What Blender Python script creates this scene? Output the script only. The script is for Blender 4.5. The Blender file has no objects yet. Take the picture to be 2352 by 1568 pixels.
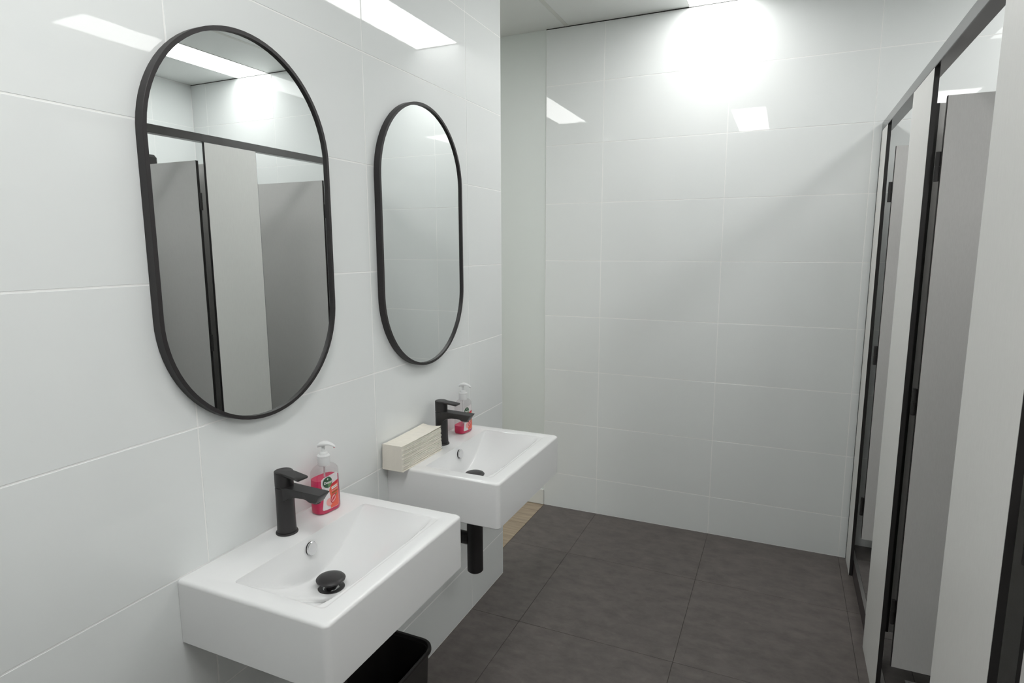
import bpy, bmesh, math, random
from mathutils import Vector, Matrix
random.seed(7)
scene = bpy.context.scene
COL = scene.collection

# ------------------------------------------------------------------ camera
CAM = Vector((1.0939, -0.0770, 1.4671))
PITCH, ROLL, YAW, FPX = -0.15169, -0.00266, 0.41878, 1396.52
f0 = Vector((-math.sin(YAW), math.cos(YAW), 0)); r0 = Vector((math.cos(YAW), math.sin(YAW), 0)); u0 = Vector((0, 0, 1))
fw = f0 * math.cos(PITCH) + u0 * math.sin(PITCH); up = -f0 * math.sin(PITCH) + u0 * math.cos(PITCH)
rt = r0 * math.cos(ROLL) + up * math.sin(ROLL); up = -r0 * math.sin(ROLL) + up * math.cos(ROLL)
cd = bpy.data.cameras.new('camera'); cam = bpy.data.objects.new('camera', cd); COL.objects.link(cam)
cd.sensor_width = 36.0; cd.lens = FPX / 2352 * 36.0; cd.clip_start = 0.02
m3 = Matrix((rt, up, -fw)).transposed()
cam.matrix_world = Matrix.Translation(CAM) @ m3.to_4x4()
scene.camera = cam

# ------------------------------------------------------------------ world, exposure
w = bpy.data.worlds.new('world'); scene.world = w; w.use_nodes = True
w.node_tree.nodes['Background'].inputs[0].default_value = (0.8, 0.85, 0.86, 1)
w.node_tree.nodes['Background'].inputs[1].default_value = 0.05
vs = scene.view_settings
vs.view_transform = 'Standard'; vs.look = 'None'; vs.gamma = 1; vs.use_curve_mapping = False
vs.exposure = 1.47
PANEL_LIGHT = 6.1          # emission of a ceiling panel at full output

# ------------------------------------------------------------------ main dimensions
YF = 3.054        # tiled face of the far wall
YE = 2.2747       # end of the left wall
XR = 2.75         # right wall behind the cubicles
YB = -1.70        # wall behind the camera
CEIL = 2.5845
XE = -0.0992      # edge between tiled floor and corridor floor
ZB = 0.2018       # first tile course line
XS = 1.443        # face of the cubicle fronts
T = 0.3; L = 0.6

# ------------------------------------------------------------------ materials
def new_mat(name):
    m = bpy.data.materials.new(name); m.use_nodes = True
    return m, m.node_tree, m.node_tree.nodes['Principled BSDF']

def simple(name, col, rough=0.5, metal=0.0, ior=1.5, bump=0.0, bscale=200, var=0.0, vscale=8, stretch=None, spec=0.5):
    m, nt, b = new_mat(name)
    b.inputs['Base Color'].default_value = (*col, 1)
    b.inputs['Roughness'].default_value = rough
    b.inputs['Metallic'].default_value = metal
    b.inputs['IOR'].default_value = ior
    b.inputs['Specular IOR Level'].default_value = spec
    if bump or var:
        tc = nt.nodes.new('ShaderNodeTexCoord'); src = tc.outputs['Object']
        if stretch:
            mp = nt.nodes.new('ShaderNodeMapping'); mp.inputs['Scale'].default_value = stretch
            nt.links.new(src, mp.inputs[0]); src = mp.outputs[0]
    if bump:
        n = nt.nodes.new('ShaderNodeTexNoise'); n.inputs['Scale'].default_value = bscale; n.inputs['Detail'].default_value = 3
        nt.links.new(src, n.inputs['Vector'])
        bp = nt.nodes.new('ShaderNodeBump'); bp.inputs['Strength'].default_value = bump; bp.inputs['Distance'].default_value = 0.002
        nt.links.new(n.outputs['Fac'], bp.inputs['Height']); nt.links.new(bp.outputs[0], b.inputs['Normal'])
    if var:
        n2 = nt.nodes.new('ShaderNodeTexNoise'); n2.inputs['Scale'].default_value = vscale; n2.inputs['Detail'].default_value = 5
        nt.links.new(src, n2.inputs['Vector'])
        rp = nt.nodes.new('ShaderNodeValToRGB')
        rp.color_ramp.elements[0].position = 0.3; rp.color_ramp.elements[1].position = 0.7
        rp.color_ramp.elements[0].color = (*[c * (1 - var) for c in col], 1)
        rp.color_ramp.elements[1].color = (*[min(1, c * (1 + var)) for c in col], 1)
        nt.links.new(n2.outputs['Fac'], rp.inputs[0]); nt.links.new(rp.outputs[0], b.inputs['Base Color'])
    return m

M = {}
M['tile'] = simple('glossy_white_tile', (0.855, 0.88, 0.874), 0.022, ior=1.40, bump=0.012, bscale=30)
M['grout'] = simple('pale_grout', (0.955, 0.96, 0.95), 0.8)
M['gap'] = simple('dark_gap', (0.05, 0.05, 0.05), 0.9)
M['paint'] = simple('matt_wall_paint', (0.79, 0.83, 0.805), 0.45, bump=0.03, bscale=300)
M['ceiling'] = simple('ceiling_paint', (0.90, 0.92, 0.905), 0.6, bump=0.02, bscale=150)
M['joint'] = simple('ceiling_joint_strip', (0.78, 0.79, 0.755), 0.5)
M['skirt'] = simple('white_skirting', (0.80, 0.81, 0.78), 0.35)
M['ceramic'] = simple('white_ceramic', (0.89, 0.895, 0.895), 0.08, ior=1.55)
M['black'] = simple('matt_black_metal', (0.022, 0.020, 0.021), 0.42, bump=0.02, bscale=900)
M['frame'] = simple('black_mirror_frame', (0.024, 0.021, 0.022), 0.45)
M['plastic'] = simple('black_plastic', (0.018, 0.016, 0.016), 0.35, bump=0.05, bscale=600)
M['chrome'] = simple('chrome', (0.75, 0.75, 0.76), 0.08, metal=1.0)
M['steel'] = simple('steel_trim', (0.55, 0.54, 0.53), 0.35, metal=1.0)
M['mirror'] = simple('mirror_glass', (0.86, 0.885, 0.88), 0.005, metal=1.0)
M['laminate'] = simple('pale_grey_laminate', (0.76, 0.752, 0.73), 0.38, bump=0.06, bscale=60, var=0.02, vscale=40, stretch=(6, 6, 0.6))
M['door'] = simple('grey_grained_door', (0.61, 0.602, 0.59), 0.40, bump=0.08, bscale=60, var=0.025, vscale=60, stretch=(9, 9, 1.2))
M['core'] = simple('black_laminate_core', (0.016, 0.014, 0.014), 0.5)
M['header'] = simple('dark_anodised_rail', (0.042, 0.037, 0.037), 0.16, ior=1.9)
M['white_plastic'] = simple('white_pump_plastic', (0.82, 0.83, 0.83), 0.3)
M['label_white'] = simple('label_white', (0.80, 0.76, 0.77), 0.35)
M['label_orange'] = simple('label_orange', (0.85, 0.13, 0.075), 0.35)
M['label_red'] = simple('label_red', (0.62, 0.03, 0.05), 0.35)
M['label_pink'] = simple('label_pink', (0.90, 0.42, 0.40), 0.35)
M['label_green'] = simple('label_green', (0.035, 0.10, 0.05), 0.35)
M['label_leaf'] = simple('label_leaf_green', (0.16, 0.30, 0.12), 0.35)
M['label_ink'] = simple('label_ink', (0.9, 0.9, 0.88), 0.4)
M['label_olive'] = simple('label_olive', (0.25, 0.16, 0.04), 0.4)
M['wood'] = simple('wood_look_plank', (0.36, 0.285, 0.205), 0.42, var=0.22, vscale=5, stretch=(1.2, 14, 1), bump=0.05, bscale=40)
M['wood_gap'] = simple('plank_gap', (0.12, 0.09, 0.065), 0.8)

def floor_mat(name, base):
    m, nt, b = new_mat(name)
    geo = nt.nodes.new('ShaderNodeNewGeometry')
    n1 = nt.nodes.new('ShaderNodeTexNoise'); n1.inputs['Scale'].default_value = 13.0; n1.inputs['Detail'].default_value = 9; n1.inputs['Roughness'].default_value = 0.68; n1.inputs['Distortion'].default_value = 0.15
    mp = nt.nodes.new('ShaderNodeMapping'); mp.inputs['Scale'].default_value = (0.9, 1.4, 1)
    nt.links.new(geo.outputs['Position'], mp.inputs[0]); nt.links.new(mp.outputs[0], n1.inputs['Vector'])
    rp = nt.nodes.new('ShaderNodeValToRGB')
    rp.color_ramp.elements[0].position = 0.30; rp.color_ramp.elements[1].position = 0.75
    rp.color_ramp.elements[0].color = (*[c * 0.70 for c in base], 1); rp.color_ramp.elements[1].color = (*[c * 1.30 for c in base], 1)
    nt.links.new(n1.outputs['Fac'], rp.inputs[0])
    # thin pale scuffs
    n2 = nt.nodes.new('ShaderNodeTexNoise'); n2.inputs['Scale'].default_value = 22; n2.inputs['Detail'].default_value = 6; n2.inputs['Distortion'].default_value = 2.0
    nt.links.new(mp.outputs[0], n2.inputs['Vector'])
    r2 = nt.nodes.new('ShaderNodeValToRGB'); r2.color_ramp.elements[0].position = 0.66; r2.color_ramp.elements[1].position = 0.82
    r2.color_ramp.elements[0].color = (0, 0, 0, 1); r2.color_ramp.elements[1].color = (0.35, 0.35, 0.35, 1)
    nt.links.new(n2.outputs['Fac'], r2.inputs[0])
    mx = nt.nodes.new('ShaderNodeMixRGB'); mx.inputs[2].default_value = (*[c * 2.0 for c in base], 1)
    nt.links.new(r2.outputs[0], mx.inputs[0]); nt.links.new(rp.outputs[0], mx.inputs[1])
    nt.links.new(mx.outputs[0], b.inputs['Base Color'])
    b.inputs['Roughness'].default_value = 0.5
    bp = nt.nodes.new('ShaderNodeBump'); bp.inputs['Strength'].default_value = 0.08; bp.inputs['Distance'].default_value = 0.002
    nt.links.new(n1.outputs['Fac'], bp.inputs['Height']); nt.links.new(bp.outputs[0], b.inputs['Normal'])
    return m
M['floor'] = floor_mat('dark_stone_tile', (0.122, 0.106, 0.098))
M['floor_grout'] = simple('floor_grout', (0.06, 0.054, 0.05), 0.9)
M['stall_floor'] = floor_mat('cubicle_floor_tile', (0.105, 0.095, 0.09))
M['kerb'] = simple('dark_kerb', (0.055, 0.043, 0.043), 0.75)

def emis(name, col, s):
    m, nt, b = new_mat(name)
    b.inputs['Base Color'].default_value = (0.9, 0.9, 0.9, 1)
    b.inputs['Emission Color'].default_value = (*col, 1); b.inputs['Emission Strength'].default_value = s
    return m

def clear_plastic(name):
    m, nt, b = new_mat(name)
    nt.nodes.remove(b)
    tr = nt.nodes.new('ShaderNodeBsdfTransparent'); tr.inputs[0].default_value = (0.93, 0.91, 0.915, 1)
    gl = nt.nodes.new('ShaderNodeBsdfGlossy'); gl.inputs['Roughness'].default_value = 0.04
    fr = nt.nodes.new('ShaderNodeFresnel'); fr.inputs[0].default_value = 1.4
    mix = nt.nodes.new('ShaderNodeMixShader')
    geo = nt.nodes.new('ShaderNodeNewGeometry'); mth = nt.nodes.new('ShaderNodeMath'); mth.operation = 'SUBTRACT'; mth.inputs[0].default_value = 1.0
    mul = nt.nodes.new('ShaderNodeMath'); mul.operation = 'MULTIPLY'      # only the outer skin reflects
    nt.links.new(geo.outputs['Backfacing'], mth.inputs[1]); nt.links.new(fr.outputs[0], mul.inputs[0]); nt.links.new(mth.outputs[0], mul.inputs[1])
    nt.links.new(mul.outputs[0], mix.inputs[0]); nt.links.new(tr.outputs[0], mix.inputs[1]); nt.links.new(gl.outputs[0], mix.inputs[2])
    nt.links.new(mix.outputs[0], nt.nodes['Material Output'].inputs[0])
    return m
M['clear'] = clear_plastic('clear_bottle_plastic')
def liquid_mat(name, col):
    m, nt, b = new_mat(name)
    b.inputs['Base Color'].default_value = (*col, 1); b.inputs['Roughness'].default_value = 0.05
    b.inputs['IOR'].default_value = 1.33; b.inputs['Transmission Weight'].default_value = 0.4
    return m
M['liquid'] = liquid_mat('pink_red_soap', (0.98, 0.06, 0.20))
M['towel'] = simple('cream_paper', (0.92, 0.875, 0.785), 0.9, bump=0.25, bscale=250, var=0.03, vscale=60)

# ------------------------------------------------------------------ helpers
def link(name, me, mat, parent=None, smooth=False):
    if mat is not None and not me.materials: me.materials.append(mat)
    if smooth:
        for p in me.polygons: p.use_smooth = True
    o = bpy.data.objects.new(name, me); COL.objects.link(o)
    if parent is not None: o.parent = parent
    return o

def box_mesh(x0, x1, y0, y1, z0, z1, bevel=0.0, seg=1):
    bm = bmesh.new()
    vs_ = [bm.verts.new((x, y, z)) for z in (z0, z1) for y in (y0, y1) for x in (x0, x1)]
    for f in ((0, 2, 3, 1), (4, 5, 7, 6), (0, 1, 5, 4), (2, 6, 7, 3), (0, 4, 6, 2), (1, 3, 7, 5)):
        bm.faces.new([vs_[i] for i in f])
    if bevel:
        bmesh.ops.bevel(bm, geom=list(bm.edges), offset=bevel, segments=seg, profile=0.5, affect='EDGES')
    bmesh.ops.recalc_face_normals(bm, faces=list(bm.faces))
    me = bpy.data.meshes.new('box'); bm.to_mesh(me); bm.free()
    return me

def box(name, x0, x1, y0, y1, z0, z1, mat, parent=None, bevel=0.0, seg=1):
    return link(name, box_mesh(x0, x1, y0, y1, z0, z1, bevel, seg), mat, parent)

def loft_mesh(rings, cap0=True, cap1=True, closed=False):
    n = len(rings[0]); V = [tuple(p) for r in rings for p in r]; F = []
    R = len(rings)
    for i in range(R if closed else R - 1):
        a = i * n; b = ((i + 1) % R) * n
        for k in range(n):
            j = (k + 1) % n
            F.append((a + k, a + j, b + j, b + k))
    if not closed:
        if cap0: F.append(tuple(range(n - 1, -1, -1)))
        if cap1: F.append(tuple((R - 1) * n + k for k in range(n)))
    me = bpy.data.meshes.new('loft'); me.from_pydata(V, [], F)
    bm = bmesh.new(); bm.from_mesh(me); bmesh.ops.recalc_face_normals(bm, faces=list(bm.faces)); bm.to_mesh(me); bm.free()
    return me

def smooth_angle(o, deg=35):
    me = o.data
    for p in me.polygons: p.use_smooth = True
    try:
        me.set_sharp_from_angle(angle=math.radians(deg))
    except Exception:
        pass
    return o

def lathe(name, prof, mat, parent=None, n=40, axis='z', origin=(0, 0, 0), deg=35):
    rings = []
    for r, h in prof:
        ring = []
        for k in range(n):
            a = 2 * math.pi * k / n
            p = (r * math.cos(a), r * math.sin(a), h)
            if axis == 'x': p = (h, r * math.cos(a), r * math.sin(a))
            if axis == 'y': p = (r * math.cos(a), h, r * math.sin(a))
            ring.append((p[0] + origin[0], p[1] + origin[1], p[2] + origin[2]))
        rings.append(ring)
    return smooth_angle(link(name, loft_mesh(rings), mat, parent), deg)

def rrect(x0, x1, y0, y1, r, n=8):
    """rounded rectangle outline, fixed number of points"""
    pts = []
    r = max(1e-4, min(r, (x1 - x0) / 2 - 1e-5, (y1 - y0) / 2 - 1e-5))
    for cx, cy, a0 in ((x1 - r, y1 - r, 0), (x0 + r, y1 - r, 90), (x0 + r, y0 + r, 180), (x1 - r, y0 + r, 270)):
        for k in range(n + 1):
            a = math.radians(a0 + 90 * k / n); pts.append((cx + r * math.cos(a), cy + r * math.sin(a)))
    return pts

def empty(name, loc, label, cat, group=None, rz=0):
    o = bpy.data.objects.new(name, None); COL.objects.link(o)
    o.location = loc; o.rotation_euler = (0, 0, rz); o.empty_display_size = 0.05
    return tag(o, label, cat, group)

def tag(o, label, cat, group=None):
    o['label'] = label; o['category'] = cat
    if group: o['group'] = group
    return o

def struct(o, label=None):
    o['kind'] = 'structure'
    if label: o['label'] = label
    return o

_cache = {}
def tile_piece(name, dims, loc, mat, parent, bevel, tilt):
    key = tuple(round(d, 4) for d in dims) + (mat.name,)
    if key not in _cache:
        me = box_mesh(-dims[0] / 2, dims[0] / 2, -dims[1] / 2, dims[1] / 2, -dims[2] / 2, dims[2] / 2, bevel, 1)
        me.materials.append(mat); _cache[key] = me
    o = bpy.data.objects.new(name, _cache[key]); COL.objects.link(o); o.parent = parent
    o.location = loc; o.rotation_euler = tilt
    return o

def spans(a, b, first, pitch):
    """cut [a,b] at first + k*pitch"""
    cuts = [a]; k = math.ceil((a - first) / pitch + 1e-6)
    while first + k * pitch < b - 1e-6:
        if first + k * pitch > a + 0.004: cuts.append(first + k * pitch)
        k += 1
    cuts.append(b)
    return list(zip(cuts[:-1], cuts[1:]))

G = 0.0036   # joint width
TH = 0.004   # how far tiles reach back into the bed
def tg(s=0.0007): return max(-0.0010, min(0.0010, random.gauss(0, s)))

def tile_wall(parent, axis, face, sign, a0, a1, first, z0=0.0015, z1=CEIL - 0.005):
    """tiles on a wall whose visible face is at <axis>=face, normal sign"""
    for (ya, yb) in spans(a0, a1, first, L):
        for (za, zb) in spans(z0, z1, ZB, T):
            w_, h_ = yb - ya - G, zb - za - G
            c = face - sign * TH / 2; my, mz = (ya + yb) / 2, (za + zb) / 2
            if axis == 'x':
                tile_piece('tile', (TH, w_, h_), (c, my, mz), M['tile'], parent, 0.0003, (0, tg(), tg()))
            else:
                tile_piece('tile', (w_, TH, h_), (my, c, mz), M['tile'], parent, 0.0003, (tg(), 0, tg()))

# ------------------------------------------------------------------ room shell
BED = 0.0006
wl = struct(box('wall_left', XE, -BED, YB, YE - BED, 0, CEIL, M['grout']), 'glossy white tiled wall carrying the basins and mirrors')
tile_wall(wl, 'x', 0.0, 1, YB, YE, 0.1743)
# tiled end of the left wall, seen only from the side
for (za, zb) in spans(0.0015, CEIL - 0.005, ZB, T):
    tile_piece('tile', (abs(XE) - 0.006, TH, zb - za - G), ((XE - 0.004) / 2, YE - TH / 2, (za + zb) / 2), M['tile'], wl, 0.0007, (0, 0, 0))

wf = struct(box('wall_far', XE, XR + 0.1, YF + BED, YF + 0.1, 0, CEIL - 0.004, M['grout']), 'glossy white tiled end wall facing the basins aisle')
tile_wall(wf, 'y', YF, -1, XE, XR, 0.2116)
wr = struct(box('wall_right', XR + BED, XR + 0.1, YB, YF, 0, CEIL, M['grout']), 'white tiled wall behind the cubicles')
tile_wall(wr, 'x', XR, -1, YB, YF - 0.003, 0.35)
wb = struct(box('wall_back', XE, XR, YB - 0.1, YB - BED, 0, CEIL, M['grout']), 'white tiled wall opposite the end wall')
tile_wall(wb, 'y', YB, 1, 0.002, XR - 0.002, 0.2)
for n_, (ga, gb) in enumerate(((XE - 0.001, 0.613), (0.887, 2.035), (2.308, XR))):  # dark strips in place of the shade between tiles and ceiling
    struct(box('trim_%d' % (n_ + 4), ga, gb, YF - 0.0005, YF + 0.0015, CEIL - 0.0046, CEIL, M['gap']), 'dark strip coloured as the shadow gap between end wall tiles and ceiling')

# corridor beyond the left wall
XC = -1.75
struct(box('wall_corridor_far', XC, XE - 0.0005, YF + 0.006, YF + 0.1, 0, CEIL, M['paint']), 'painted corridor wall beside the tiled end wall')
struct(box('wall_corridor_left', XC - 0.1, XC, 0.2, YF + 0.1, 0, CEIL, M['paint']), 'painted side wall of the corridor')
struct(box('wall_corridor_back', XC, XE, 0.1, 0.2, 0, CEIL, M['paint']), 'painted wall at the near end of the corridor')
struct(box('baseboard_corridor', XC, XE - 0.001, YF - 0.009, YF + 0.006, 0.001, 0.092, M['skirt'], bevel=0.004, seg=2), 'white skirting board of the corridor')
fc = struct(box('floor_corridor', XC, XE, 0.2, YF + 0.006, -0.05, -0.002, M['wood_gap']), 'wood look plank floor of the corridor')
pid = 0
for (ya, yb) in spans(0.2, YF + 0.004, 2.42, 0.18):
    for (xa, xb) in spans(XC, XE - 0.0008, -0.62 - 0.43 * (pid % 3), 1.2):
        tile_piece('plank', (xb - xa - 0.0015, yb - ya - 0.0015, 0.004), ((xa + xb) / 2, (ya + yb) / 2, -0.002 + random.uniform(-0.0002, 0.0002)), M['wood'], fc, 0.0006, (0, 0, 0))
    pid += 1

# tiled floor
fl = struct(box('floor', XE, XR, YB, YF + BED, -0.05, -0.0015, M['floor_grout']), 'dark stone look tiled floor')
for (xa, xb) in spans(XE + 0.0006, XS + 0.016, 0.2116, 0.6):
    for (ya, yb) in spans(YB, YF, 1.967, 0.6):
        gg = 0.0016
        tile_piece('floor_tile', (xb - xa - gg, yb - ya - gg, 0.004), ((xa + xb) / 2, (ya + yb) / 2, -0.002), M['floor'], fl, 0.0006, (0, 0, 0))

# ceiling with two joint strips
ce = struct(box('ceiling', XC - 0.1, XR + 0.1, YB - 0.1, YF + 0.1, CEIL + 0.004, CEIL + 0.08, M['ceiling']), 'pale flat panelled ceiling')
edges = [XC - 0.1, 0.0, 0.022, 0.613, 0.887, 1.695, 1.717, 2.035, 2.308, XR]
LX = {1: (0.613, 0.887), 2: (2.035, 2.308), 0: (-0.845, -0.585)}
LY = {'far': (1.93, YF - 0.001), 'near': (-0.36, 0.745), 'corr': (0.77, 1.88)}
def ceil_panel(x0, x1, y0, y1):
    box('ceiling_panel', x0 + 0.0006, x1 - 0.0006, y0 + 0.0006, y1 - 0.0006, CEIL, CEIL + 0.004, M['ceiling'], ce)
def ceil_columns():
    def col(x0, x1, holes, ya=YB, yb=YF + 0.006):
        y = ya
        for h0, h1 in holes:
            ceil_panel(x0, x1, y, h0); y = h1
        if y < yb - 0.01: ceil_panel(x0, x1, y, yb)
    col(XC, LX[0][0], []); col(LX[0][0], LX[0][1], [LY['corr']]); col(LX[0][1], 0.0, [])
    box('joint_strip', 0.0, 0.022, YB, YF + 0.004, CEIL - 0.001, CEIL + 0.004, M['joint'], ce, bevel=0.0008)
    col(0.022, LX[1][0], []); col(LX[1][0], LX[1][1], [LY['near'], LY['far']]); col(LX[1][1], 1.695, [])
    box('joint_strip', 1.695, 1.717, YB, YF - 0.002, CEIL - 0.001, CEIL + 0.004, M['joint'], ce, bevel=0.0008)
    col(1.717, LX[2][0], []); col(LX[2][0], LX[2][1], [LY['near'], LY['far']]); col(LX[2][1], XR, [])
ceil_columns()

def ceiling_light(xs, ys, label, power=1.0):
    (x0, x1), (y0, y1) = xs, ys
    t = empty('ceiling_light', ((x0 + x1) / 2, (y0 + y1) / 2, CEIL), label, 'ceiling light', 'long ceiling light panels')
    hx, hy = (x1 - x0) / 2 - 0.0005, (y1 - y0) / 2 - 0.0005
    b = 0.006
    for a in ((-hx, -hx + b, -hy, hy), (hx - b, hx, -hy, hy), (-hx + b, hx - b, -hy, -hy + b), (-hx + b, hx - b, hy - b, hy)):
        box('frame', *a, -0.003, 0.004, M['skirt'], t)
    box('diffuser', -hx + b, hx - b, -hy + b, hy - b, -0.001, 0.003, emis('lit_diffuser', (1.0, 1.0, 0.985), PANEL_LIGHT * power), t)
    return t
ceiling_light(LX[1], LY['far'], 'long lit ceiling panel over the aisle, touching the tiled end wall', 0.60)
ceiling_light(LX[2], LY['far'], 'long lit ceiling panel over the cubicles, touching the end wall', 0.5)
ceiling_light(LX[1], LY['near'], 'long lit ceiling panel over the aisle, away from the end wall', 0.95)
ceiling_light(LX[2], LY['near'], 'added unseen ceiling panel over the cubicles, away from the end wall', 0.95)  # added lamp, out of view, brightens the near end of the room
ceiling_light(LX[0], LY['corr'], 'long lit ceiling panel in the corridor behind the basin wall', 0.95)

# cubicle plinth: kerb and raised floor
KZ = 0.075; XK = 1.459
struct(box('trim_2', XK, XK + 0.012, YB, YF - 0.001, 0.0, KZ - 0.0012, M['kerb']), 'dark kerb in front of the raised cubicle floor')
struct(box('trim_3', XK - 0.0008, XK + 0.012, YB, YF - 0.001, KZ - 0.0012, KZ + 0.0004, M['steel']), 'thin steel edge strip on the cubicle kerb')
fs = struct(box('floor_cubicle', XK + 0.012, XR, YB, YF - 0.001, 0.0, KZ - 0.0015, M['floor_grout']), 'raised dark tiled floor inside the cubicles')
for (xa, xb) in spans(XK + 0.0125, XR - 0.001, 1.56, 0.3):
    for (ya, yb) in spans(YB, YF - 0.002, 2.60, 0.3):
        tile_piece('floor_tile', (xb - xa - 0.002, yb - ya - 0.002, 0.003), ((xa + xb) / 2, (ya + yb) / 2, KZ - 0.0015), M['stall_floor'], fs, 0.0005, (0, 0, 0))

# ------------------------------------------------------------------ toilet cubicles
cub = empty('toilet_cubicle_row', (XS, 1.5, 0), 'row of pale grey toilet cubicles with open doors and a dark top rail', 'toilet cubicle')
PT = 0.0135
def cpart(name, x0, x1, y0, y1, z0, z1, mat, parent=None, bevel=0.0, seg=1):
    p = parent or cub
    off = Vector((XS, 1.5, 0))
    return box(name, x0 - off.x, x1 - off.x, y0 - off.y, y1 - off.y, z0 - off.z, z1 - off.z, mat, p, bevel, seg)
HZ0, HZ1 = 1.961, 1.997
cpart('header_rail', XS - 0.001, XS + 0.038, YB + 0.001, YF - 0.002, HZ0, HZ1, M['header'], bevel=0.0015)
def pilaster(y0, y1):
    p = cpart('pilaster', XS, XS + PT, y0, y1, 0.001, HZ0 - 0.0005, M['laminate'])
    # black compact core shows on the two narrow edges
    cpart('core_edge', XS + 0.0006, XS + PT, y0 - 0.0012, y0, 0.001, HZ0 - 0.0005, M['core'], p)
    cpart('core_edge', XS + 0.0006, XS + PT, y1, y1 + 0.0012, 0.001, HZ0 - 0.0005, M['core'], p)
    return p
def reparent_sub():
    pass
PIL = [(2.885, 3.040), (2.030, 2.335), (1.082, 1.412), (0.15, 0.46), (-0.78, -0.47), (YB + 0.02, -1.36)]
for a, b in PIL: pilaster(a, b)
# channel where the first pilaster meets the end wall
cpart('wall_channel', XS - 0.001, XS + PT + 0.003, 3.0405, 3.0525, 0.001, HZ0 - 0.0005, M['core'])
def partition(y):
    p = cpart('partition', XS + PT + 0.001, XR - 0.001, y - 0.0065, y + 0.0065, 0.17, 1.893, M['door'])
    cpart('joint_channel', XS + PT + 0.0005, XS + PT + 0.034, y - 0.010, y + 0.010, 0.17, 1.893, M['core'], p)
for y in (2.19, 1.245, 0.305, -0.625): partition(y)
def door(yh, width, ang=90, zt=1.878, zb=0.158):
    """door swung inwards, hinged at y = yh just behind the pilaster"""
    piv = Vector((XS + PT + 0.010 - XS, yh - 1.5, 0))
    d = bpy.data.objects.new('door', box_mesh(0.0105, width, -0.0065, 0.0065, zb, zt)); COL.objects.link(d); d.parent = cub
    d.data.materials.append(M['door']); d.location = piv; d.rotation_euler = (0, 0, math.radians(ang - 90))
    e = box('core_edge', 0.009, 0.0105, -0.0065, 0.0065, zb, zt, M['core'], d)
    box('core_edge', width, width + 0.0014, -0.0065, 0.0065, zb, zt, M['core'], d)
    for hz0, hz1 in ((1.650, 1.730), (0.975, 1.055), (0.300, 0.380)):
        mid = (hz0 + hz1) / 2
        h = lathe('hinge', [(0.0001, hz0), (0.0065, hz0), (0.0065, mid - 0.001), (0.0055, mid - 0.001), (0.0055, mid + 0.001), (0.0065, mid + 0.001), (0.0065, hz1), (0.0001, hz1)], M['core'], d, n=20, origin=(0.0015, 0.0, 0))
    return d
door(2.010, 0.585, 90); door(2.868, 0.525, 90.5, 1.870, 0.192); door(1.062, 0.585, 90); door(0.13, 0.585, 88); door(-0.80, 0.54, 91)

# drain seen under the open door
dr = empty('floor_drain', (1.586, 2.018, KZ), 'square steel floor drain on the raised cubicle floor', 'drain')
box('frame', -0.055, 0.055, -0.055, -0.047, 0.0, 0.003, M['steel'], dr); box('frame', -0.055, 0.055, 0.047, 0.055, 0.0, 0.003, M['steel'], dr)
box('frame', -0.055, -0.047, -0.047, 0.047, 0.0, 0.003, M['steel'], dr); box('frame', 0.047, 0.055, -0.047, 0.047, 0.0, 0.003, M['steel'], dr)
box('grate', -0.047, 0.047, -0.047, 0.047, 0.0, 0.0012, M['gap'], dr)

# dark box high on the wall behind the cubicles (only seen in the mirror)
bm = bmesh.new()
me = box_mesh(XR - 0.085, XR - 0.001, 2.52, 2.705, 1.98, 2.068, 0.018, 1)
wbx = link('wall_box', me, M['plastic']); tag(wbx, 'dark grey box mounted high on the wall behind the cubicles', 'wall box')

# ------------------------------------------------------------------ mirrors
def stadium(wd, ht, n=40):
    r = wd / 2; s = ht / 2 - r; pts = []
    for k in range(n + 1):
        a = math.pi * k / n; pts.append((r * math.cos(a), s + r * math.sin(a)))
    for k in range(n + 1):
        a = math.pi + math.pi * k / n; pts.append((r * math.cos(a), -s + r * math.sin(a)))
    return pts
def mirror(yc, zc, wd, ht, label):
    t = empty('oval_mirror', (0.0, yc, zc), label, 'mirror')
    D, FWD = 0.0205, 0.0085
    o = stadium(wd, ht); o2 = stadium(wd - 0.0012, ht - 0.0012); i = stadium(wd - 2 * FWD, ht - 2 * FWD)
    prof = [(0.0005, o), (D - 0.0006, o), (D, o2), (D, i), (0.0005, i)]
    rings = [[(x, p[0], p[1]) for p in pts] for x, pts in prof]
    smooth_angle(link('frame', loft_mesh(rings, closed=True), M['frame'], t), 30)
    g = stadium(wd - 2 * FWD, ht - 2 * FWD)
    rings = [[(x, p[0], p[1]) for p in g] for x in (0.0006, D - 0.006)]
    link('glass', loft_mesh(rings), M['mirror'], t)
    return t
mirror(0.945, 1.5034, 0.4966, 0.8395, 'pill shaped mirror in a thin black frame above the basin over the bin')
mirror(1.652, 1.5026, 0.4925, 0.839, 'pill shaped mirror in a thin black frame above the basin with paper towels')

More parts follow.
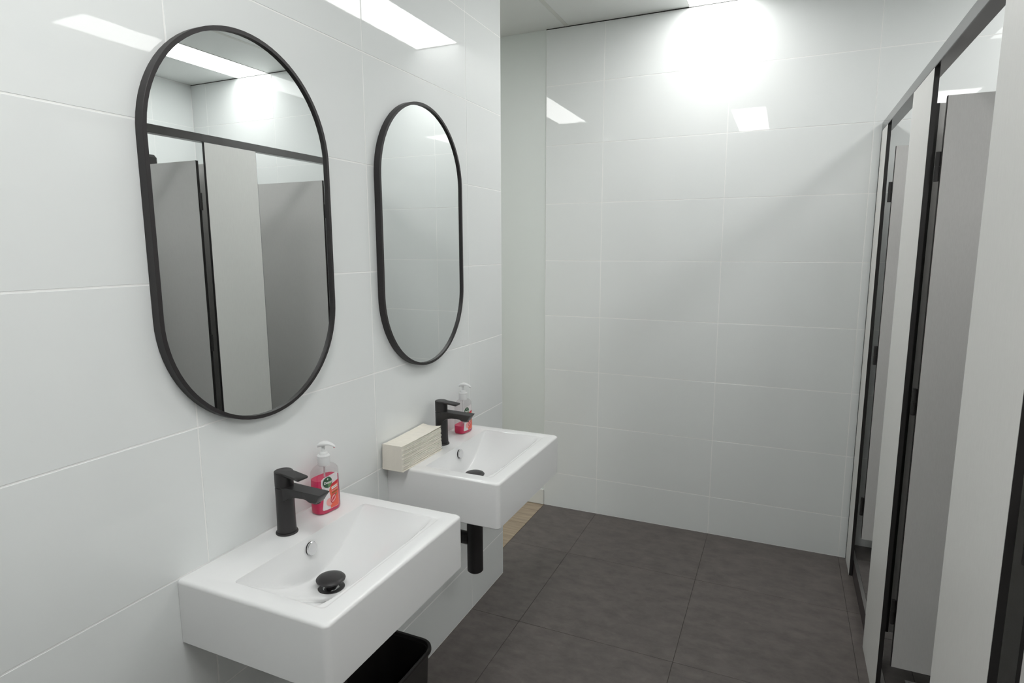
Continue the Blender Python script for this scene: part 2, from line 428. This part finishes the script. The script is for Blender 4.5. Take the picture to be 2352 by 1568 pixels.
# ------------------------------------------------------------------ basins
BD, BW, BZ0, BZ1 = 0.384, 0.506, 0.660, 0.800
IX0, IX1, IY = 0.110, 0.342, 0.211
def bowl_depth(x, y):
    t = min(1, abs(y) / IY)
    base = 1 - t ** 1.9
    if x < 0.172: dx = 0.112 - 0.014 * ((0.172 - x) / 0.047) ** 2
    else: dx = 0.112 * (1 - ((x - 0.172) / 0.172) ** 2.3)
    d = max(0, dx) * base
    wall = max(0, (x - IX0)) * 7.5
    k = 0.010      # soft minimum
    h = max(k - abs(d - wall), 0) / k
    d = min(d, wall) - h * h * k * 0.25
    fr = max(0, IX1 - x) * 1.7
    k = 0.045
    h = max(k - abs(d - fr), 0) / k
    d = min(d, fr) - h * h * k * 0.25
    return max(0, d)
def basin_mesh():
    n = 10
    def outer(ins, r): return [(max(0.0004, x), y) for x, y in rrect(-0.02, BD - ins, -BW / 2 + ins, BW / 2 - ins, r, n)]
    rings = []
    rings.append([(x, y, BZ0) for x, y in outer(0.010, 0.008)])
    rings.append([(x, y, BZ0) for x, y in outer(0.003, 0.011)])
    rings.append([(x, y, BZ0 + 0.003) for x, y in outer(0.0, 0.013)])
    R = 0.0075
    for k in range(7):
        a = math.pi / 2 * k / 6
        rings.append([(x, y, BZ1 - R + R * math.sin(a)) for x, y in outer(R * (1 - math.cos(a)), 0.013)])
    # densify to 160 points for the bowl
    def dens(pts, N=44):
        # resample every side of the rounded rect evenly
        out = []
        m = len(pts)
        corners = [0, n + 1, 2 * (n + 1), 3 * (n + 1)]
        for c in range(4):
            seg = pts[corners[c]:corners[c] + n + 1]
            out += seg
            a = seg[-1]; b = pts[(corners[c] + n + 1) % m]
            for q in range(1, N): out.append((a[0] + (b[0] - a[0]) * q / N, a[1] + (b[1] - a[1]) * q / N))
        return out
    R2 = []
    for r in rings:
        d2 = dens([(p[0], p[1]) for p in r]); R2.append([(p[0], p[1], r[0][2]) for p in d2])
    inn = dens(rrect(IX0, IX1, -IY, IY, 0.010, n))
    cx, cy = 0.178, 0.0
    R2.append([(p[0] + (1 if p[0] > .2 else -1) * 0.003, p[1] * 1.012, BZ1) for p in inn])
    steps = [0, 0.008, 0.02, 0.035, 0.05, 0.065, 0.08, 0.10, 0.12, 0.14, 0.165, 0.19, 0.22, 0.25, 0.28, 0.32, 0.36, 0.40, 0.45, 0.5, 0.55, 0.6, 0.66, 0.72, 0.78, 0.84, 0.89, 0.93]
    for s in steps:
        ring = []
        for p in inn:
            x = p[0] + (cx - p[0]) * s; y = p[1] + (cy - p[1]) * s
            z = BZ1 - 0.0012 - bowl_depth(x, y) if s else BZ1 - 0.0004
            ring.append((x, y, z))
        R2.append(ring)
    return loft_mesh(R2)
BM = basin_mesh(); BM.materials.append(M['ceramic'])
PLX = 0.174
def basin(yc, label):
    t = empty('wash_basin', (0, yc, BZ0), label, 'basin', 'wall hung basins')
    b = bpy.data.objects.new('bowl', BM); COL.objects.link(b); b.parent = t; b.location = (0, 0, -BZ0)
    smooth_angle(b, 42)
    # overflow cover, and a dark disc painted as the shadow behind it
    zo = 0.771 - BZ0
    ov = lathe('overflow_cover', [(0.0001, 0.0), (0.0110, 0.0), (0.0110, 0.0042), (0.0150, 0.0042), (0.0162, 0.0052), (0.0162, 0.0072), (0.0150, 0.0085), (0.0001, 0.0092)], M['chrome'], t, axis='x', n=32)
    ov.location = (0.1128, 0.004, zo); ov.rotation_euler = (0, math.radians(-7), 0)
    osh = lathe('overflow_shadow', [(0.0001, 0.0), (0.0155, 0.0), (0.0155, 0.0030), (0.0001, 0.0030)], M['gap'], t, axis='x', n=32)  # shade behind the cover, put into a dark disc
    osh.location = (0.1128, 0.004, zo); osh.rotation_euler = (0, math.radians(-7), 0)
    # pop-up waste
    zf = BZ1 - 0.0012 - bowl_depth(PLX, 0) - BZ0
    pl = lathe('waste_ring', [(0.012, 0.0), (0.031, 0.0), (0.032, 0.0015), (0.030, 0.004), (0.020, 0.0035), (0.018, 0.001)], M['black'], t, n=40)
    pl.location = (PLX, 0, zf)
    pg = lathe('plug', [(0.0001, 0.0), (0.012, 0.0), (0.012, 0.012), (0.014, 0.014), (0.028, 0.017), (0.0325, 0.0205), (0.0335, 0.0235), (0.031, 0.0265), (0.022, 0.0295), (0.010, 0.031), (0.0001, 0.0315)], M['black'], t, n=44)
    pg.location = (PLX, 0, zf + 0.001)
    # bottle trap under the bowl
    tr = lathe('trap', [(0.0001, -0.302), (0.024, -0.302), (0.0275, -0.298), (0.0275, -0.055), (0.025, -0.052), (0.025, -0.03), (0.021, -0.028), (0.021, 0.0), (0.0001, 0.0)], M['black'], t, n=40)
    tr.location = (0.172, 0.0, 0.0)
    arm = lathe('waste_arm', [(0.0001, 0.0), (0.034, 0.0), (0.034, 0.006), (0.0225, 0.010), (0.0225, 0.150), (0.0001, 0.150)], M['black'], t, axis='x', n=32)
    arm.location = (0.001, 0.0, -0.186)
    return t
B1, B2 = 0.951, 1.675
basin(B1, 'white rectangular wall basin holding a soap bottle nearly full of red soap')
basin(B2, 'white rectangular wall basin with a stack of paper towels on it')

# ------------------------------------------------------------------ taps
def spout_mesh():
    # sections along x: (x, half width top, half width bottom, z_top, z_bottom)
    S = [(0.000, 0.0195, 0.0190, 0.1185, 0.0840), (0.016, 0.0195, 0.0178, 0.1185, 0.0850), (0.0225, 0.0193, 0.0165, 0.1185, 0.0895), (0.030, 0.0190, 0.0155, 0.1183, 0.0940), (0.045, 0.0185, 0.0145, 0.1180, 0.0968),
         (0.066, 0.0182, 0.0140, 0.1175, 0.0975), (0.076, 0.0181, 0.0140, 0.1173, 0.0962), (0.083, 0.0180, 0.0140, 0.1172, 0.0925), (0.088, 0.0180, 0.0140, 0.1171, 0.0912), (0.104, 0.0180, 0.0142, 0.1168, 0.0925), (0.109, 0.0180, 0.0150, 0.1167, 0.0975), (0.1150, 0.0180, 0.0160, 0.1165, 0.1070), (0.1200, 0.0178, 0.0172, 0.1163, 0.1140)]
    rings = []
    for x, a, b, zt, zb in S:
        e = min(0.0015, (zt - zb) * 0.3)
        rings.append([(x, -b + 0.003, zb), (x, b - 0.003, zb), (x, b, zb + e * 1.6), (x, a - 0.0004, zt - e), (x, a - 0.0016, zt), (x, -a + 0.0016, zt), (x, -a + 0.0004, zt - e), (x, -b, zb + e * 1.6)])
    return loft_mesh(rings)
def handle_mesh():
    # plan outline: round housing growing into a tapering lever; lofted by layers
    def outline(r, lx, wtip, blend):
        pts = []
        for k in range(25):
            a = math.radians(48) + math.radians(264) * k / 24
            pts.append((r * math.cos(a), r * math.sin(a)))
        w0 = r * math.sin(math.radians(48)); x0 = r * math.cos(math.radians(48))
        for q in range(1, 6):
            f = q / 6; pts.append((x0 + (lx - x0) * f, -(w0 + (wtip - w0) * f ** 0.7)))
        pts += [(lx - 0.002, -wtip), (lx, -wtip + 0.002), (lx, wtip - 0.002), (lx - 0.002, wtip)]
        for q in range(5, 0, -1):
            f = q / 6; pts.append((x0 + (lx - x0) * f, (w0 + (wtip - w0) * f ** 0.7)))
        return pts
    rings = []
    for ins, z in ((0.0024, 0.0), (0.0008, 0.0010), (0.0, 0.0034), (0.0, 0.0050), (0.0012, 0.0060)):
        o = outline(0.0214 - ins, 0.066 - ins, 0.0158 - ins, 1)
        # top surface falls gently towards the lever tip
        rings.append([(x, y, z - 0.07 * max(0, x) - 0.5 * max(0, x - 0.02) ** 2) for x, y in o])
    return loft_mesh(rings)
SP = spout_mesh(); SP.materials.append(M['black'])
HM = handle_mesh(); HM.materials.append(M['black'])
def tap(yc, label, turn):
    t = empty('basin_tap', (0.0465, yc, BZ1), label, 'tap', 'black mixer taps')
    lathe('base_ring', [(0.0001, 0.0), (0.0255, 0.0), (0.0258, 0.002), (0.0245, 0.0045), (0.0220, 0.0050), (0.0001, 0.0050)], M['black'], t)
    lathe('body', [(0.0001, 0.0050), (0.0222, 0.0050), (0.0213, 0.03), (0.0210, 0.09), (0.0212, 0.113), (0.0206, 0.1145), (0.0001, 0.1145)], M['black'], t)
    s = bpy.data.objects.new('spout', SP); COL.objects.link(s); s.parent = t; smooth_angle(s, 40)
    lathe('aerator', [(0.0001, -0.0020), (0.0085, -0.0020), (0.0095, -0.0010), (0.0098, 0.004), (0.0001, 0.004)], M['black'], t, n=28, origin=(0.0955, 0, 0.0912))
    h = lathe('handle', [(0.0001, 0.1165), (0.0205, 0.1165), (0.0213, 0.1175), (0.0214, 0.1492), (0.0001, 0.1492)], M['black'], t)
    lv = bpy.data.objects.new('lever', HM); COL.objects.link(lv); lv.parent = h; lv.location = (0, 0, 0.1472); lv.rotation_euler = (0, 0, math.radians(turn)); smooth_angle(lv, 40)
    return t
tap(B1 + 0.002, 'matt black mixer tap beside the nearly full soap bottle', -6)
tap(B2 + 0.003, 'matt black mixer tap beside the stack of paper towels', 0)

# ------------------------------------------------------------------ soap bottles
BA, BB, BN = 0.0385, 0.0245, 3.0
def section(a, b, z, n=48, p=BN):
    out = []
    for k in range(n):
        t = 2 * math.pi * k / n; c, s = math.cos(t), math.sin(t)
        out.append((b * math.copysign(abs(c) ** (2 / p), c), a * math.copysign(abs(s) ** (2 / p), s), z))
    return out
BODY = [(0.0, 0.90, 0.86), (0.0025, 0.965, 0.95), (0.007, 1.0, 1.0), (0.03, 1.0, 0.99), (0.06, 0.985, 0.97), (0.090, 0.965, 0.95), (0.103, 0.955, 0.935), (0.110, 0.935, 0.90), (0.1155, 0.87, 0.83), (0.1195, 0.74, 0.74), (0.1220, 0.55, 0.65), (0.1232, 0.40, 0.58)]
def body_scale(z):
    for (z0, a0, b0), (z1, a1, b1) in zip(BODY, BODY[1:]):
        if z0 <= z <= z1:
            f = (z - z0) / (z1 - z0); return a0 + (a1 - a0) * f, b0 + (b1 - b0) * f
    return BODY[-1][1:]
def on_front(y, z, off):
    y -= 0.0085          # the label sits a little off centre
    sa, sb = body_scale(z); a, b = BA * sa, BB * sb
    q = max(0.0, 1 - min(1, abs(y) / a) ** BN)
    return (b * q ** (1 / BN) + off, y, z)
def patch(name, outline, off, mat, parent):
    """thin label piece wrapped on the front of the bottle"""
    me = bpy.data.meshes.new(name)
    bm = bmesh.new()
    vs_ = [bm.verts.new((y, z, 0)) for y, z in outline]
    f = bm.faces.new(vs_)
    bmesh.ops.triangulate(bm, faces=[f])
    bmesh.ops.subdivide_edges(bm, edges=list(bm.edges), cuts=4, use_grid_fill=True)
    for v in bm.verts: v.co = Vector(on_front(v.co.x, v.co.y, off))
    bmesh.ops.recalc_face_normals(bm, faces=list(bm.faces))
    bm.to_mesh(me); bm.free()
    return link(name, me, mat, parent)
def ell(cy, cz, ry, rz, n=28, rot=0):
    o = []
    for k in range(n):
        a = 2 * math.pi * k / n; y, z = ry * math.cos(a), rz * math.sin(a)
        o.append((cy + y * math.cos(rot) - z * math.sin(rot), cz + y * math.sin(rot) + z * math.cos(rot)))
    return o
def wrapped_text(name, body, size, cy, cz, off, mat, parent, bold=0.0):
    cu = bpy.data.curves.new('txt', 'FONT'); cu.body = body; cu.size = size; cu.align_x = 'CENTER'; cu.align_y = 'CENTER'; cu.offset = bold
    to = bpy.data.objects.new('txt', cu); COL.objects.link(to)
    dg = bpy.context.evaluated_depsgraph_get(); dg.update()
    me = bpy.data.meshes.new_from_object(to.evaluated_get(dg))
    bpy.data.objects.remove(to); bpy.data.curves.remove(cu)
    for v in me.vertices: v.co = Vector(on_front(cy + v.co.x, cz + v.co.y, off))
    me.materials.clear()
    return link(name, me, mat, parent)

def soap_bottle(x, y, fill, rz, pump_dir, label):
    t = empty('soap_bottle', (x, y, BZ1), label, 'soap bottle', 'pump soap bottles', rz)
    prof = BODY + [(0.127, 0.36, 0.55)]
    b = link('bottle', loft_mesh([section(BA * a, BB * c, z, p=(BN if z < 0.115 else 2.3)) for z, a, c in prof]), M['clear'], t)
    smooth_angle(b, 50)
    # liquid
    lz = [0.0018, 0.004, 0.008]
    z = 0.02
    while z < fill: lz.append(z); z += 0.012
    lz.append(fill)
    rr = []
    for z in lz:
        sa, sb = body_scale(z); rr.append(section(BA * sa - 0.0007, BB * sb - 0.0007, z))
    smooth_angle(link('liquid_soap', loft_mesh(rr), M['liquid'], t), 50)
    # dip tube
    lathe('dip_tube', [(0.0001, 0.006), (0.0022, 0.006), (0.0022, 0.126), (0.0001, 0.126)], M['white_plastic'], t, n=12)
    # label: white field, orange field, emblem, fruit, bars
    k = 0.0003
    lab = patch('label', [(-0.0215, 0.014), (-0.019, 0.0115), (0.027, 0.0115), (0.0315, 0.016), (0.0315, 0.098), (0.027, 0.1015), (-0.014, 0.0975), (-0.0205, 0.092), (-0.0215, 0.078), (-0.0165, 0.055), (-0.0185, 0.035)], k, M['label_white'], t)
    patch('orange_field', [(0.002, 0.0125), (0.027, 0.0125), (0.0305, 0.0165), (0.0305, 0.076), (0.016, 0.0745), (0.004, 0.070), (-0.001, 0.060), (0.003, 0.044), (-0.001, 0.030)], k * 2, M['label_orange'], lab)
    patch('red_field', [(0.0035, 0.069), (0.0305, 0.0735), (0.0305, 0.081), (0.0035, 0.0745)], k * 3, M['label_red'], lab)
    patch('fruit', ell(-0.002, 0.030, 0.0095, 0.0105), k * 3, M['label_pink'], lab)
    patch('fruit', ell(0.0115, 0.036, 0.0085, 0.0125, rot=-0.6), k * 4, M['label_red'], lab)
    patch('fruit', ell(0.0115, 0.036, 0.0066, 0.0105, rot=-0.6), k * 5, M['label_pink'], lab)
    for q in (-0.004, 0.0, 0.004):
        patch('fruit_vein', ell(0.0115 + q, 0.036 + q * 0.6, 0.0011, 0.0075, 12, rot=-0.6), k * 6, M['label_red'], lab)
    patch('leaf', ell(0.020, 0.045, 0.0042, 0.0018, 16, rot=0.7), k * 6, M['label_leaf'], lab)
    for zz, hgt, m in ((0.0655, 0.0013, 'label_ink'), (0.0615, 0.0013, 'label_ink'), (0.0555, 0.0009, 'label_pink'), (0.0505, 0.0013, 'label_olive')):
        patch('print_line', [(0.0065, zz - hgt), (0.027, zz + 0.003 - hgt), (0.027, zz + 0.003 + hgt), (0.0065, zz + hgt)], k * 4, M[m], lab)
    em = patch('emblem', ell(-0.004, 0.083, 0.0138, 0.0142), k * 4, M['label_green'], lab)
    patch('emblem_leaf', [(-0.004, 0.0702), (0.0025, 0.0718), (0.0065, 0.0755), (0.0075, 0.080), (-0.004, 0.0795)], k * 5, M['label_leaf'], lab)
    patch('emblem_sword', [(-0.0046, 0.0885), (-0.0034, 0.0885), (-0.0034, 0.0948), (-0.0046, 0.0948)], k * 5, M['label_ink'], lab)
    patch('emblem_sword', [(-0.0068, 0.0908), (-0.0012, 0.0908), (-0.0012, 0.0918), (-0.0068, 0.0918)], k * 5.4, M['label_ink'], lab)
    wrapped_text('lettering', 'Dettol', 0.0088, -0.004, 0.0825, k * 6.2, M['label_ink'], lab, 0.00018)
    # cap, collar, stem, pump head
    cap = lathe('cap', [(0.0001, 0.1215), (0.0152, 0.1215), (0.0158, 0.1225), (0.0152, 0.1435), (0.0162, 0.1440), (0.0165, 0.1470), (0.0150, 0.1485), (0.0108, 0.1500), (0.0100, 0.1545), (0.0085, 0.1560), (0.0001, 0.1560)], M['white_plastic'], t, n=36)
    lathe('stem', [(0.0001, 0.155), (0.0048, 0.155), (0.0045, 0.168), (0.0062, 0.174), (0.0001, 0.174)], M['white_plastic'], t, n=20)
    S = [(-0.0150, 0.0020, 0.1725, 0.1690), (-0.0135, 0.0070, 0.1765, 0.1680), (-0.0085, 0.0100, 0.1805, 0.1690), (0.0, 0.0112, 0.1835, 0.1712), (0.009, 0.0098, 0.1835, 0.1735), (0.017, 0.0075, 0.1810, 0.1735), (0.024, 0.0055, 0.1775, 0.1715), (0.0295, 0.0042, 0.1735, 0.1685), (0.031, 0.0036, 0.1715, 0.1678)]
    rings = []
    for xx, hw, zt, zb in S:
        c = (zt + zb) / 2; hh = (zt - zb) / 2
        rings.append([(xx, hw * math.copysign(abs(math.cos(a)) ** 0.8, math.cos(a)), c + hh * math.copysign(abs(math.sin(a)) ** 0.8, math.sin(a))) for a in [2 * math.pi * q / 16 for q in range(16)]])
    ph = smooth_angle(link('pump_head', loft_mesh(rings), M['white_plastic'], t), 60)
    ph.rotation_euler = (0, 0, math.radians(pump_dir) - rz)
    nz = lathe('nozzle_drop', [(0.0001, -0.0012), (0.0018, -0.0008), (0.0022, 0.0006), (0.0001, 0.0012)], M['label_red'] if fill > 0.05 else M['gap'], ph, n=14, origin=(0.0288, 0, 0.1678))
    return t
soap_bottle(0.0465, 1.090, 0.089, math.radians(-6), 22, 'clear pump soap bottle nearly full of red soap')
soap_bottle(0.0470, 1.832, 0.030, math.radians(-4), 8, 'clear pump soap bottle almost empty with little red soap left')

# ------------------------------------------------------------------ folded paper towels
NT = 24; TT = 0.0795 / NT
def towel_mesh(seed, x0, x1, y0, y1, t, sag=0.0, curl=0.0):
    rnd = random.Random(seed); nx, ny = 4, 12
    jit = [rnd.uniform(-0.0007, 0.0007) for _ in range(ny + 1)]
    V = []; F = []
    def zoff(u, v): return curl * (u - 0.5) ** 2 * 4 * (v ** 2) + sag * max(0, 0.14 - v) / 0.14
    for lay in (0, 1):
        for j in range(ny + 1):
            v = j / ny; y = y0 + (y1 - y0) * v
            for i in range(nx + 1):
                u = i / nx; x = x0 + (x1 - x0) * u + (jit[j] if i == nx else 0) + (jit[ny - j] * 0.5 if i == 0 else 0)
                V.append((x, y + (rnd.uniform(-0.0006, 0.0006) if j == ny else 0), zoff(u, v) + ((TT * 0.985 if j == 0 else t) if lay else 0)))
    nn = (nx + 1) * (ny + 1)
    for j in range(ny):
        for i in range(nx):
            a = j * (nx + 1) + i
            F.append((a, a + nx + 1, a + nx + 2, a + 1)); F.append((nn + a, nn + a + 1, nn + a + nx + 2, nn + a + nx + 1))
    bd = [i for i in range(nx + 1)] + [(j + 1) * (nx + 1) - 1 for j in range(1, ny + 1)] + [ny * (nx + 1) + i for i in range(nx - 1, -1, -1)] + [j * (nx + 1) for j in range(ny - 1, 0, -1)]
    for a, b in zip(bd, bd[1:] + bd[:1]): F.append((a, b, nn + b, nn + a))
    me = bpy.data.meshes.new('towel'); me.from_pydata(V, [], F); return me
for k in range(NT):
    dx = random.uniform(-0.0011, 0.0011); lean = -0.00006 * k
    x1 = 0.0775 + dx + lean; x0 = 0.0055 + 0.00005 * k
    y1 = 1.6235 + random.uniform(-0.0015, 0.001)
    sag = -0.0 
    if k == 0: x1 += 0.003
    if k == NT - 1: y1 += 0.001
    o = link('paper_towel', towel_mesh(100 + k, x0, x1, 1.390 + 0.00008 * k, y1, TT * random.uniform(0.52, 0.72), 0, 0.004 if k == NT - 1 else 0), M['towel'])
    o.location = (0, 0, BZ1 + 0.0004 + k * TT)
    lb = 'cream folded paper towel inside the stack on the basin'
    if k == NT - 1: lb = 'cream folded paper towel lying on top of the stack'
    if k == 0: lb = 'cream folded paper towel at the bottom of the stack, overhanging the basin'
    tag(o, lb, 'paper towel', 'stack of folded paper towels')

# ------------------------------------------------------------------ waste bin
def bin_(x0, x1, y0, y1, h):
    t = empty('waste_bin', ((x0 + x1) / 2, (y0 + y1) / 2, 0.0), 'black plastic waste bin on the floor under the basin', 'bin')
    hx, hy = (x1 - x0) / 2, (y1 - y0) / 2
    def ring(ins, r, z): return [(p[0], p[1], z) for p in rrect(-hx + ins, hx - ins, -hy + ins, hy - ins, r, 10)]
    rings = [ring(0.026, 0.030, 0.001), ring(0.022, 0.034, 0.006), ring(0.008, 0.044, h - 0.012), ring(0.012, 0.042, h - 0.012), ring(0.0255, 0.030, 0.008)]
    smooth_angle(link('body', loft_mesh(rings), M['plastic'], t), 40)
    lip = [ring(0.0075, 0.044, h - 0.014), ring(0.001, 0.049, h - 0.013), ring(0.0, 0.050, h - 0.009), ring(0.001, 0.049, h - 0.002), ring(0.003, 0.047, h), ring(0.0065, 0.0445, h), ring(0.009, 0.043, h - 0.002), ring(0.011, 0.041, h - 0.012)]
    smooth_angle(link('rim', loft_mesh(lip, closed=True), M['plastic'], t), 40)
    return t
bin_(0.010, 0.212, 0.985, 1.352, 0.305)
